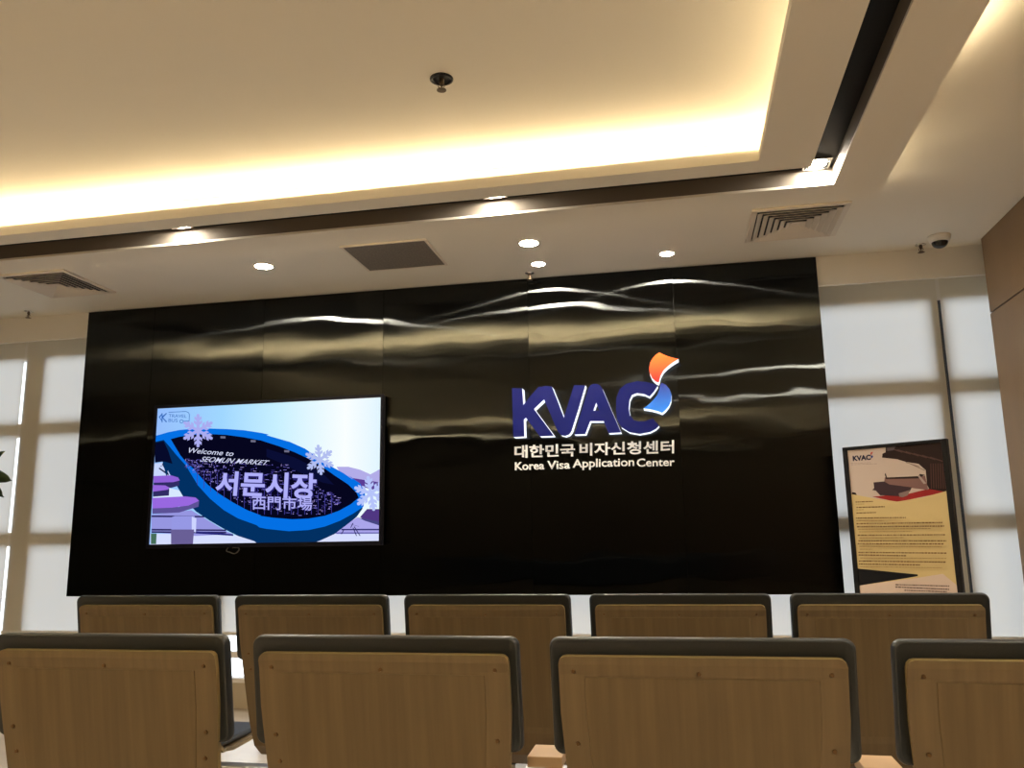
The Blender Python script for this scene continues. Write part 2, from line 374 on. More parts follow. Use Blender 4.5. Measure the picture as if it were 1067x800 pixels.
    words(k, (('Korea', [(38,236), (218,230), (218,180), (38,186)]), ('Visa', [(238,230), (378,226), (378,174), (238,178)]),
              ('Application', [(395,236), (775,225), (775,157), (395,168)]), ('Center', [(792,214), (1025,208), (1025,158), (792,164)])), .012)
sign()

# ------------------------------------------------------------------ television
def television():
    YS = 5.137
    tl, tr, br, bl = on_wall(162.5, 425.8, YS), on_wall(395.9, 413.8, YS), on_wall(395.9, 564, YS), on_wall(156.5, 566.6, YS)
    x0, x1 = (tl[0]+bl[0])/2, (tr[0]+br[0])/2; z1, z0 = (tl[1]+tr[1])/2, (bl[1]+br[1])/2
    t = thing('television', 'wall-mounted flat television showing a blue leaf-shaped market gate', 'television', ((x0+x1)/2, 5.2, (z0+z1)/2))
    cx, cz = (x0+x1)/2, (z0+z1)/2
    bm = bmesh.new()
    box(bm, x0-.018-cx, x1+.018-cx, -.056, -.020, z0-.026-cz, z1+.018-cz); box(bm, -.4, .4, -.022, -.001, -.25, .25)
    obj('housing', bm, BLACK_PL, t, bevel=.004)
    bm = bmesh.new(); o, i = (x0-.02-cx, x1+.02-cx, z0-.028-cz, z1+.02-cz), (x0-cx, x1-cx, z0-cz, z1-cz)
    for a in ((o[0], i[0], o[2], o[3]), (i[1], o[1], o[2], o[3]), (i[0], i[1], o[2], i[2]), (i[0], i[1], i[3], o[3])): box(bm, a[0], a[1], -.068, -.055, a[2], a[3])
    obj('bezel', bm, mat('tv_bezel_gloss', (.004, .004, .008), .35, spec=.15), t)
    mats, idx = [], {}
    def ink(c):
        if c not in idx: idx[c] = len(mats); mats.append(emission('screen_ink', lin(c), UNIT))
        return idx[c]
    bm = bmesh.new(); layer = [0]
    def P(p): return on_wall(p[0], p[1], YS)
    def to3(p, d): return (p[0]-cx, -.0572-d*.00003, p[1]-cz)
    def clip(pts):
        """keep a polygon inside the screen"""
        for ax, lim, sg in ((0, x0, 1), (0, x1, -1), (1, z0, 1), (1, z1, -1)):
            out = []
            for k in range(len(pts)):
                a, b = pts[k-1], pts[k]; ia, ib = (a[ax]-lim)*sg >= 0, (b[ax]-lim)*sg >= 0
                if ia != ib:
                    s = (lim-a[ax])/(b[ax]-a[ax]); out.append((a[0]+(b[0]-a[0])*s, a[1]+(b[1]-a[1])*s))
                if ib: out.append(b)
            pts = out
            if not pts: return pts
        return pts
    def flat(pts, c, raw=False, step=1):
        pts = clip(pts if raw else [P(p) for p in pts])
        if len(pts) < 3: return
        layer[0] += step; mi = c if isinstance(c, int) else ink(c)
        vs = [bm.verts.new(to3(p, layer[0])) for p in pts]
        for tri in tessellate_polygon([[Vector((p[0], p[1], 0)) for p in pts]]):
            try: bm.faces.new([vs[k] for k in tri]).material_index = mi
            except ValueError: pass
    g = lambda ox, oy: (lambda pts: [(ox+x/8.208, oy+y/8.208) for x, y in pts])
    A, B, C, D = g(150, 410), g(270, 410), g(150, 490), g(270, 490)
    # sky gradient
    M = bpy.data.materials.new('screen_sky'); M.use_nodes = True; nt = M.node_tree; nt.nodes.clear()
    e = nt.nodes.new('ShaderNodeEmission'); oo = nt.nodes.new('ShaderNodeOutputMaterial'); r = nt.nodes.new('ShaderNodeValToRGB'); sp = nt.nodes.new('ShaderNodeSeparateXYZ'); mr = nt.nodes.new('ShaderNodeMapRange'); tc = nt.nodes.new('ShaderNodeTexCoord')
    mr.inputs[1].default_value = x0-cx; mr.inputs[2].default_value = x1-cx
    for pos, c in ((0, (150, 190, 252)), (.3, (160, 215, 255)), (.55, (200, 240, 255)), (.85, (250, 255, 255)), (1, (225, 245, 255))):
        el = r.color_ramp.elements[0] if pos == 0 else (r.color_ramp.elements[-1] if pos == 1 else r.color_ramp.elements.new(pos)); el.color = lin(c)
    nt.links.new(tc.outputs['Object'], sp.inputs[0]); nt.links.new(sp.outputs[0], mr.inputs[0]); nt.links.new(mr.outputs[0], r.inputs[0]); nt.links.new(r.outputs[0], e.inputs[0]); nt.links.new(e.outputs[0], oo.inputs[0]); e.inputs[1].default_value = UNIT
    idx['sky'] = len(mats); mats.append(M)
    flat([(x0, z0), (x1, z0), (x1, z1), (x0, z1)], idx['sky'], True)
    # bottom street: pale road, canopies, beams
    flat(C([(50,540),(1067,560),(2100,520),(2100,640),(50,640)]), (214, 222, 255))
    flat(C([(60,380),(400,340),(700,520),(760,545),(440,560),(60,530)]), (150, 150, 225))
    flat(D([(640,520),(840,400),(1040,470),(1040,540),(660,545)]), (170, 165, 235))
    flat(D([(700,500),(1040,500),(1040,512),(700,512)]), (40, 40, 110)); flat(D([(640,530),(1040,530),(1040,540),(640,540)]), (90, 90, 170))
    for y in (385, 500, 520): flat(C([(60,y),(700,y+5),(700,y+18),(60,y+14)]), (35, 30, 90))
    flat(C([(440,520),(760,545),(760,560),(440,540)]), (40, 40, 120))
    flat(C([(75,120),(340,180),(340,250),(75,240)]), (215, 232, 255))
    flat(A([(80,600),(170,588),(220,700),(80,710)]), (200, 215, 255))
    for a, b in (((120,640),(190,690)), ((150,600),(200,700)), ((130,625),(175,610))): flat(A([a, b, (b[0]+10, b[1]-8), (a[0]+10, a[1]-8)]), (25, 25, 70))
    # right hand canopies and trees
    flat(B([(660,625),(760,625),(860,650),(950,690),(1040,640),(1040,800),(760,800)]), (178, 172, 232)); flat(B([(800,722),(1040,760),(1040,840),(820,780)]), (92, 62, 150))
    flat(D([(860,400),(920,330),(1040,330),(1040,470),(940,440)]), (80, 55, 130))
    flat(D([(850,405),(1040,440),(1040,475),(900,430)]), (70, 70, 130))
    # grey column with a pale side
    flat(C([(232,400),(260,390),(430,390),(430,510),(232,505)]), (150, 152, 228)); flat(C([(405,395),(445,410),(440,530),(405,520)]), (205, 212, 255)); flat(C([(228,505),(425,505),(415,630),(228,630)]), (105, 95, 150))
    flat(C([(55,540),(105,540),(100,630),(55,630)]), (70, 110, 90))
    # the leaf: dark inside, teal underside, bright rim
    top = [(90,362),(200,330),(300,310),(420,300),(560,298),(700,302),(850,312),(1000,335),(1067,350)]
    topB = [(60,355),(140,378),(260,412),(390,470),(500,545),(620,625),(720,680),(800,735)]; tipD = [(760,40),(860,110),(900,180),(905,215)]
    outer_low = [(880,330),(830,400),(740,470),(640,545),(520,600),(400,640),(200,655),(0,640)]
    lowC = [(940,605),(800,560),(680,500),(560,430),(440,350),(350,255),(270,120),(200,0)]
    lowA = [(190,720),(150,560),(110,460),(88,420)]
    flat(A(top)+B(topB)+D(tipD)+D(outer_low)+C(lowC)+A(lowA), (2, 48, 98))
    rim = A(top)+B(topB)+D(tipD)
    low_rim = D([(890,310),(800,370),(690,430),(560,480),(420,510),(250,520),(60,500),(0,488)])+C([(960,468),(800,410),(680,340),(560,240),(460,130),(380,0)])+A([(360,620),(270,520),(205,440),(165,395)])
    flat(rim+low_rim+A([(90,412)]), (4, 112, 228))
    ina = A([(225,388),(300,368),(400,352),(560,345),(700,352),(850,372),(1000,400)])+B([(60,415),(170,450),(300,500),(430,560),(560,640),(700,740)])+D([(640,40),(760,120),(830,190),(850,232)])
    inb = D([(780,290),(680,345),(560,388),(420,412),(280,418),(120,405),(0,388)])+C([(1000,385),(880,340),(760,275),(640,200),(540,120),(440,10)])+A([(430,650),(370,600),(310,530),(255,440)])
    inner = ina+inb
    flat(inner, (6, 6, 30))
    flat(A([(90,420),(165,405),(205,490),(240,600),(170,580),(90,590)]), (6, 10, 42))
    flat(B([(60,470),(300,545),(430,610),(560,700),(640,780),(540,760),(380,690),(200,600),(60,540)]), (10, 14, 52))
    # lattice of small lit pieces behind the lettering
    rnd = random.Random(11)
    for k in range(620):
        u = rnd.uniform(192, 352); lo = 480+max(0, (u-192))*.06
        hi = 487+(u-192)*.62 if u < 255 else 526+(u-255)*.22
        v = rnd.uniform(lo-3 if u < 300 else lo+(u-300)*.55, min(hi, 537-max(0, u-330)*.6))
        if v > hi: continue
        ww, hh = rnd.choice(((2.6, .5), (1.2, .8), (.5, 2.2), (3.5, .5), (.9, .9)))
        flat([(u, v), (u+ww, v+ww*.02), (u+ww, v+hh), (u, v+hh)], rnd.choice(((98, 92, 190), (140, 130, 225), (66, 58, 150), (165, 150, 220), (60, 50, 120))), step=.1)
    for u in range(205, 352, 7):
        flat([(u, 488+(u-205)*.2), (u+.6, 488+(u-205)*.2), (u+.6, min(505+(u-205)*.5, 536)), (u, min(505+(u-205)*.5, 536))], (62, 58, 150))
    for u, v in ((232,455.5),(263.5,459.5),(298.5,470)): flat([(u-2.5,v-1.2),(u+2.8,v-1),(u+2.6,v+1.2),(u-2.4,v+1)], (110, 110, 135))
    # lettering on the gate
    def write(body, quad, c, weight=.01, shear=0.):
        layer[0] += 1
        add_text(bm, body, [P(p) for p in quad], to3, ink(c), weight=weight, shear=shear, depth=layer[0])
    write('Welcome to', A([(375,505),(760,535),(770,492),(385,462)]), (215, 220, 250), .004, .22)
    write('SEOMUN MARKET', A([(478,580),(1050,612),(1075,572),(498,538)]), (215, 220, 250), .004, .22)
    write('서문시장', [(224.5,516.5),(330,521.5),(331,494),(227,491.5)], (40, 35, 110), .045)
    write('서문시장', [(223.5,515.5),(329,520.5),(330,493),(226,490.5)], (176, 176, 250), .03)
    write('西門市場', [(263,531.5),(325.5,532.5),(326,518),(263,516.5)], (40, 35, 110), .02)
    write('西門市場', [(262.5,531),(325,532),(325.5,517.5),(262.5,516)], (176, 176, 248), .012)
    # purple canopies at the left edge
    def disc(pts, side, cs, ct): flat(side, cs); flat(pts, ct)
    disc(C([(80,48),(230,42),(290,60),(305,85),(250,100),(80,105)]), C([(80,100),(300,85),(300,130),(230,150),(80,130)]), (48, 44, 100), (142, 96, 214))
    disc(C([(75,125),(180,128),(218,148),(200,165),(75,182)]), C([(75,170),(215,155),(212,215),(75,225)]), (48, 44, 100), (150, 102, 220))
    disc(C([(70,235),(350,222),(440,232),(470,260),(380,300),(240,318),(70,325)]), C([(70,320),(300,312),(470,262),(465,310),(300,360),(70,372)]), (92, 82, 150), (152, 104, 224))
    # snowflakes
    def flake(u, v, r, c, rot=0, sq=1.):
        for k in range(6):
            a = rot+k*math.pi/3; ca, sa = math.cos(a), math.sin(a)
            def q(l, s): return (u+(ca*l-sa*s)*sq, v+sa*l+ca*s)
            w_ = r*.09
            flat([q(0, -w_), q(r*.9, -w_), q(r*.9, w_), q(0, w_)], c)
            for f, l in ((.36, .30), (.62, .26)):
                for sg in (1, -1):
                    e0 = r*f; dx, dy = math.cos(.95)*r*l, math.sin(.95)*r*l*sg
                    flat([q(e0-w_, 0), q(e0+w_, 0), q(e0+dx+w_, dy), q(e0+dx-w_, dy)], c)
            flat([(q(r*.9, 0)[0]+r*.1*math.cos(j), q(r*.9, 0)[1]+r*.1*math.sin(j)) for j in [n*math.pi/4 for n in range(8)]], c)
    flake(206.2, 448.5, 17.5, (170, 172, 240), math.radians(30)); flake(333, 479, 16, (178, 190, 240), math.radians(24)); flake(386.5, 514, 18.5, (182, 196, 250), math.radians(20))
    for p in (((800,490),(830,560)), ((780,460),(850,480)), ((800,450),(780,490)), ((810,480),(860,560)), ((720,510),(700,545))):
        (a, b), (c, d) = p; flat(D([(a, b), (c, d), (c+8, d), (a+8, b)]), (30, 30, 90))
    # channel mark in the corner
    blue = (44, 104, 190)
    flat(A([(128,200),(150,175),(155,180),(138,204),(155,228),(150,233)]), blue); flat(A([(150,200),(192,165),(197,172),(165,205),(198,240),(190,246)]), blue)
    flat(A([(152,168),(160,167),(160,246),(152,246)]), blue)
    write('TRAVEL', A([(212,202),(365,206),(367,180),(213,176)]), blue, 0.); write('BUS', A([(210,242),(288,244),(289,216),(212,214)]), blue, 0.)
    for k in range(10):
        a, b = 2*math.pi*k/10, 2*math.pi*(k+1)/10
        flat(A([(322+12*math.cos(a), 238+12*math.sin(a)), (322+12*math.cos(b), 238+12*math.sin(b)), (322+17*math.cos(b), 238+17*math.sin(b)), (322+17*math.cos(a), 238+17*math.sin(a))]), blue)
    bub = [(212,160),(360,153),(382,162),(390,180),(388,235),(338,236)]
    for a, b in zip(bub, bub[1:]):
        dx, dy = b[0]-a[0], b[1]-a[1]; L = math.hypot(dx, dy); nx, ny = -dy/L*2.5, dx/L*2.5
        flat(A([(a[0]+nx, a[1]+ny), (b[0]+nx, b[1]+ny), (b[0]-nx, b[1]-ny), (a[0]-nx, a[1]-ny)]), blue)
    o = obj('screen', bm, mats, t); o['label'] = 'lit screen with a blue leaf-shaped gate and snowflakes'
    bm = bmesh.new(); cxr, czr = on_wall(242.5, 572.8, 5.19)
    tube(bm, [(cxr+.046*math.cos(k*math.pi/12), 5.192, czr+.021*math.sin(k*math.pi/12)+.004*math.sin(k*.9)) for k in range(25)], .004, 6)
    tag(obj('oval_ring', bm, mat('ring_grey', (.16, .15, .13), .5), smooth=True), 'thin grey oval loop just beneath the television', 'small_ring')  # plain grey oval ring under the television, nature unknown
television()

# ------------------------------------------------------------------ poster board
def poster():
    pl, pr = Vector((.917, 4.95, 0)), Vector((1.372, 4.65, 0)); ex = (pr-pl).normalized(); W = (pr-pl).length; nrm = Vector((ex.y, -ex.x, 0))
    ztop = .4728+EYE; zbot = .62
    t = thing('poster_stand', 'black-framed notice poster on a stand right of the black panel', 'poster', (pl+pr)/2)
    t.rotation_euler = (0, 0, math.atan2(ex.y, ex.x))
    mid = (pl+pr)/2
    def P(p):                                  # photo point -> (along, height) on the board
        r = ray(*p); s = (pl.dot(nrm))/(r.dot(nrm)); q = r*s; return ((q-mid).dot(ex), q.z+EYE)
    to3 = lambda p, d: (p[0], -.014-d*.0002, p[1])
    h = W/2
    bm = bmesh.new(); box(bm, -h, h, -.010, .016, zbot, ztop); obj('backing_board', bm, BLACK_PL, t)
    bm = bmesh.new()
    for a in ((-h, -h+.026, zbot, ztop), (h-.026, h, zbot, ztop), (-h+.026, h-.026, ztop-.018, ztop), (-h+.026, h-.026, zbot, zbot+.02)): box(bm, a[0], a[1], -.022, -.008, a[2], a[3])
    obj('frame', bm, BLACK_PL, t, bevel=.003)
    mats, idx, layer = [], {}, [0]; bm = bmesh.new()
    def ink(c):
        if c not in idx: idx[c] = len(mats); mats.append(mat('poster_ink', c, .7, spec=.15))
        return idx[c]
    X0, X1 = -h+.026, h-.026
    def flat(pts, c, raw=False):
        pts = [(min(max(p[0], X0), X1), min(max(p[1], zbot+.02), ztop-.018)) for p in (pts if raw else [P(p) for p in pts])]
        layer[0] += 1; vs = [bm.verts.new(to3(p, layer[0]*.25)) for p in pts]
        for tri in tessellate_polygon([[Vector((*p, 0)) for p in pts]]):
            try: bm.faces.new([vs[k] for k in tri]).material_index = ink(c)
            except ValueError: pass
    E = lambda pts: [(870+x/7.271, 450+y/7.271) for x, y in pts]
    G = lambda pts: [(880+x/8.208, 530+y/8.208) for x, y in pts]
    cr, yl, dk = (.56, .46, .40), (.62, .48, .23), (.020, .010, .009)
    flat([(X0, zbot), (X1, zbot), (X1, ztop), (X0, ztop)], cr, True)
    # far tiled roof
    flat(E([(290,490),(480,532),(850,455),(720,430),(560,470),(350,485)]), (.28, .02, .02))
    flat(E([(385,345),(640,345),(690,330),(715,440),(590,425),(420,400),(380,385)]), (.20, .11, .10))
    flat(E([(385,320),(392,312),(402,345),(640,335),(650,318),(690,325),(640,352),(395,358)]), dk)
    flat(E([(300,382),(380,375),(420,398),(590,420),(575,450),(520,488),(350,480),(318,445),(290,440),(305,425)]), (.045, .025, .032))
    flat(E([(490,465),(575,440),(560,480),(520,495),(495,490)]), (.22, .16, .15)); flat(E([(635,335),(650,330),(700,390),(680,395)]), (.38, .30, .28)); flat(E([(130,475),(140,455),(165,460),(175,480)]), dk)
    # near eave and post
    flat(E([(390,90),(850,40),(860,455),(720,432),(705,400),(695,290),(640,242),(545,228),(480,208),(365,195),(368,165),(392,155)]), dk)
    for k in range(7): flat(E([(730+k*18,240),(737+k*18,240),(742+k*18,430),(735+k*18,430)]), (.075, .035, .03))
    for k in range(6): flat(E([(420+k*62,118+k*14),(520+k*62,150+k*14),(518+k*62,158+k*14),(418+k*62,126+k*14)]), (.08, .045, .04))
    for a, b in (((545,228),(650,262)), ((570,235),(690,290))): flat(E([a, b, (b[0], b[1]+6), (a[0], a[1]+6)]), (.25, .18, .15))
    flat(E([(400,110),(470,108),(450,140),(405,145)]), (.10, .08, .09))
    # cream text field, black wedge, pale foot
    flat(E([(100,472),(290,500),(480,528),(680,495),(900,445)])+G([(1000,640),(1000,760),(60,760)]), yl)
    flat(G([(60,505),(125,510),(635,560),(636,574),(560,588),(140,655),(60,665)]), (.006, .006, .008))
    flat(G([(60,667),(140,655),(630,590),(850,555),(1000,655),(1000,760),(60,760)]), (.66, .52, .43))
    # emblem and its lettering
    def write(body, quad, c, wgt=.03):
        layer[0] += 1; add_text(bm, body, [P(p) for p in quad], to3, ink(c), weight=wgt, depth=layer[0]*.25)
    write('KVAC', E([(145,222),(282,212),(280,172),(142,182)]), (.02, .02, .05), .05)
    flat(E([(278,158),(298,150),(288,168),(280,178)]), (.5, .05, .04)); flat(E([(284,178),(298,182),(292,198),(280,196)]), (.03, .06, .25))
    # rows of small unreadable print
    rnd = random.Random(4)
    def row(f, x0, x1, y0, y1, hgt, c):
        x = x0
        while x < x1-4:
            wd = min(rnd.uniform(7, 26), x1-x); s0, s1 = (x-x0)/(x1-x0), (x+wd-x0)/(x1-x0); ya, yb = y0+(y1-y0)*s0, y0+(y1-y0)*s1
            flat(f([(x, ya), (x+wd, yb), (x+wd, yb+hgt), (x, ya+hgt)]), c); x += wd+rnd.uniform(3, 6)
    ink1, ink2 = (.16, .085, .03), (.34, .22, .08)
    for r in ((165,300,527,522), (172,385,568,562), (172,320,610,606)): row(E, *r, 8, ink1)
    for r in ((170,230,545,543), (172,230,588,586)): row(E, *r, 5, ink2)
    for r in ((112,345,100,98), (135,590,194,190), (128,755,172,165), (140,520,247,242), (140,845,318,322), (145,255,342,342), (150,885,418,420), (150,850,490,500)): row(G, *r, 6, ink2)
    for r in ((115,540,74,70), (120,855,122,112), (125,870,148,142), (132,885,220,216), (140,890,268,268), (135,870,292,294), (142,895,366,372), (145,550,388,394), (148,890,440,448), (150,670,464,472)): row(G, *r, 11, ink1)
    for r in ((462,920,640,652), (462,920,660,680), (540,900,688,700)): row(G, *r, 10, (.10, .06, .05))
    row(E, 145, 300, 240, 234, 3, (.30, .22, .2)); row(E, 150, 345, 250, 242, 3, (.30, .22, .2))
    obj('printed_sheet', bm, mats, t)
    bm = bmesh.new(); box(bm, -.03, .03, .016, .05, .04, 1.2); obj('post', bm, BLACK_PL, t)
    bm = bmesh.new(); lathe(bm, [(0, .0), (.19, .0), (.19, .012), (.05, .04), (0, .04)], 32, (0, .03, 0)); obj('base', bm, BLACK_PL, t)
poster()

# ------------------------------------------------------------------ ceiling fixtures
def vent(x, y, label, s=.25):
    t = thing('air_vent', label, 'air vent', (x, y, H1), 0, 'square ceiling diffusers')
    bm = bmesh.new(); rect_ring(bm, (-s, s, -s, s), (-s+.03, s-.03, -s+.03, s-.03), -.012, .0); obj('frame', bm, VENTM, t, bevel=.003)
    bm = bmesh.new(); box(bm, -s+.03, s-.03, -s+.03, s-.03, -.003, -.0005); obj('backing', bm, DARKV, t)
    for k in range(6):
        r0 = s-.032-k*.033; bm = bmesh.new(); a, b = r0, r0-.026
        if b < .02: b = .012
        cn = ((-1,-1),(1,-1),(1,1),(-1,1))
        lo = [bm.verts.new((sx*a, sy*a, -.020)) for sx, sy in cn]; hi = [bm.verts.new((sx*b, sy*b, -.004)) for sx, sy in cn]
        lo2 = [bm.verts.new((sx*(a-.003), sy*(a-.003), -.021)) for sx, sy in cn]; hi2 = [bm.verts.new((sx*(b-.003), sy*(b-.003), -.005)) for sx, sy in cn]
        for i in range(4):
            j = (i+1) % 4
            for q in ((lo[i], lo[j], hi[j], hi[i]), (lo2[i], hi2[i], hi2[j], lo2[j]), (hi[i], hi[j], hi2[j], hi2[i]), (lo[i], lo2[i], lo2[j], lo[j])): bm.faces.new(q)
        if k == 5: bm.faces.new(hi2)
        obj('louvre', bm, VENTM, t)
    return t
vent(.70, 4.57, 'square louvred air diffuser in ceiling above the right end of black panel')
vent(-3.925, 4.555, 'square louvred air diffuser in ceiling above the left end of black panel')
t = thing('return_grille', 'flat grey square return grille in the ceiling above the television', 'ceiling grille', (-1.607, 4.565, H1))
bm = bmesh.new(); rect_ring(bm, (-.262, .262, -.235, .235), (-.247, .247, -.22, .22), -.008, 0); obj('frame', bm, VENTM, t, bevel=.002)
bm = bmesh.new(); box(bm, -.247, .247, -.22, .22, -.005, -.0005); obj('mesh_panel', bm, GRILLE, t)

AISLE_FILL = emission('aisle_fill_lens', DAY, AISLE_FILL_STRENGTH)
def downlight(x, y, r, label, lens=None):
    t = thing('downlight', label, 'ceiling light', (x, y, H1), 0, 'round recessed downlights')
    bm = bmesh.new(); lathe(bm, [(r+.012, 0), (r+.012, -.004), (r, -.006), (r-.004, -.002), (r-.004, 0)], 40); obj('trim_ring', bm, WHITE_PL, t, True)
    bm = bmesh.new(); lathe(bm, [(0, -.003), (r-.004, -.003), (r-.004, -.0005), (0, -.0005)], 40); obj('lens', bm, lens or LENS, t)
downlight(-2.46, 4.55, .055, 'lit round downlight above the television, nearest the left air diffuser')
downlight(-.786, 4.54, .055, 'lit round downlight above the blue letters, larger of two close together')
downlight(-.794, 4.92, .042, 'small lit downlight closest to the black panel top, behind the larger one')
downlight(-.002, 4.92, .042, 'small lit downlight above panel, between letters and right air diffuser')

def slot_lamp(x, y, label):
    z = ZB+.085; t = thing('slot_spotlight', label, 'spotlight', (x, y, z), 0, 'spotlights in the black ceiling slot')
    bm = bmesh.new(); rect_ring(bm, (-.058, .058, -.058, .058), (-.05, .05, -.05, .05), -.012, 0); obj('square_frame', bm, CHROME, t)
    bm = bmesh.new(); box(bm, -.05, .05, -.05, .05, -.004, -.0003); obj('back_plate', bm, BLACKP, t)
    bm = bmesh.new(); lathe(bm, [(0, -.013), (.036, -.013), (.040, -.010), (.040, -.004), (0, -.004)], 32); obj('lens', bm, LENS2, t)
for x, y, l in ((1.4, 1.7, 'added unseen round fill light beside the wood wall, nearer the blinds'), (1.4, .0, 'added unseen round fill light beside the wood wall, farther from the blinds')):
    downlight(x, y, .14, l, AISLE_FILL)  # added out of view to brighten the far wall and floor
slot_lamp(.672, 3.66, 'square-framed spotlight lit at the corner of the black ceiling slot')
slot_lamp(-.797, 3.635, 'lit spotlight in the ceiling slot above the blue letters')
slot_lamp(-2.462, 3.635, 'lit spotlight in the ceiling slot above the television')

def sprinkler(x, y, z, label, big=False):
    t = thing('sprinkler', label, 'sprinkler', (x, y, z), 0, 'ceiling fire sprinklers')
    if big:
        bm = bmesh.new(); lathe(bm, [(.046, 0), (.046, -.004), (.036, -.007), (.034, -.001)], 32); obj('cover_ring', bm, BLACK_PL, t, True)
        bm = bmesh.new(); lathe(bm, [(0, -.0015), (.035, -.0015), (.035, 0), (0, 0)], 32); obj('recess', bm, BLACK_PL, t)
    else:
        bm = bmesh.new(); lathe(bm, [(0, 0), (.03, 0), (.03, -.003), (.012, -.008), (0, -.008)], 24); obj('cover_ring', bm, CHROME if not big else WHITE_PL, t, True)
    bm = bmesh.new(); lathe(bm, [(0, 0), (.010, 0), (.010, -.018), (.006, -.022), (.006, -.03), (0, -.03)], 16)
    for sx in (-1, 1): tube(bm, [(.006*sx, 0, -.02), (.013*sx, 0, -.03), (.005*sx, 0, -.046)], .0022, 6)
    tube(bm, [(0, 0, -.028), (0, 0, -.048)], .003, 8); obj('body', bm, mat('sprinkler_brass', (.10, .075, .05), .35, metal=.8), t)
    bm = bmesh.new(); lathe(bm, [(0, -.046), (.019, -.047), (.019, -.049), (0, -.050)], 16); obj('deflector', bm, mat('sprinkler_steel', (.16, .12, .08), .35, metal=.8), t)
sprinkler(-.83, 2.872, H2, 'fire sprinkler with dark ring in the raised ceiling', True)
sprinkler(-.88, 5.09, H1, 'small dark sprinkler at the ceiling edge, right against the black panel top')
sprinkler(1.486, 5.13, H1, 'small sprinkler on the ceiling beside the dome camera')
sprinkler(-4.60, 5.08, H1, 'small sprinkler on the ceiling at far left, above the blinds')

t = thing('dome_camera', 'white dome security camera on the ceiling near the wood wall', 'security camera', (1.553, 5.0, H1))
bm = bmesh.new(); lathe(bm, [(0, 0), (.062, 0), (.062, -.012), (.054, -.034), (.044, -.038), (0, -.038)], 36); obj('housing', bm, WHITE_PL, t, True)
bm = bmesh.new(); lathe(bm, [(.044, -.036)]+[(.044*math.cos(a), -.038-.036*math.sin(a)) for a in [k*math.pi/16 for k in range(9)]], 32); obj('dome', bm, mat('smoked_dome', (.004, .004, .004), .12), t, True)

# ------------------------------------------------------------------ waiting chairs
CHW = mat('chair_plywood', (.136, .096, .050), .42, spec=.35, noise=((55, 8, 2.2), .13))
CHW2 = mat('chair_plywood_plate', (.122, .085, .042), .42, spec=.35, noise=((60, 8, 2.0), .14))
PLY = mat('ply_edge', (.30, .225, .10), .5)
PAD = mat('charcoal_vinyl', (.021, .025, .028), .40, spec=.5, bump=((220, 220, 220), .15, .002))
STEEL = mat('bench_steel', (.45, .45, .45), .3, metal=1)
ARM = mat('arm_wood', (.72, .50, .30), .4)
def chair_profile():
    pts = [(.0, .905), (.012, .84), (.027, .76), (.045, .67), (.062, .59), (.080, .51), (.108, .44), (.16, .40), (.26, .385), (.38, .39), (.50, .40), (.545, .392)]
    out = []
    for i in range(len(pts)-1):
        for s in (0, .5):
            a, b = pts[i], pts[i+1]; out.append((a[0]+(b[0]-a[0])*s, a[1]+(b[1]-a[1])*s))
    return out+[pts[-1]]
def half_w(z, y):
    if y > .17: return .212
    return max(.212, max(0, .253)-.022*min(1, max(0, (.80-z)/.35)))
def rounded_loop(w_, z0, z1, r, n=6):
    L = []
    for cx_, cz_, a0 in ((w_-r, z1-r, 0), (-w_+r, z1-r, 90), (-w_+r, z0+r, 180), (w_-r, z0+r, 270)):
        for k in range(n+1):
            a = math.radians(a0+90*k/n); L.append((cx_+r*math.cos(a), cz_+r*math.sin(a)))
    return L
def back_y(z):
    P = chair_profile()
    for a, b in zip(P, P[1:]):
        if b[1] <= z <= a[1]: return a[0]+(b[0]-a[0])*(a[1]-z)/(a[1]-b[1])
    return 0.
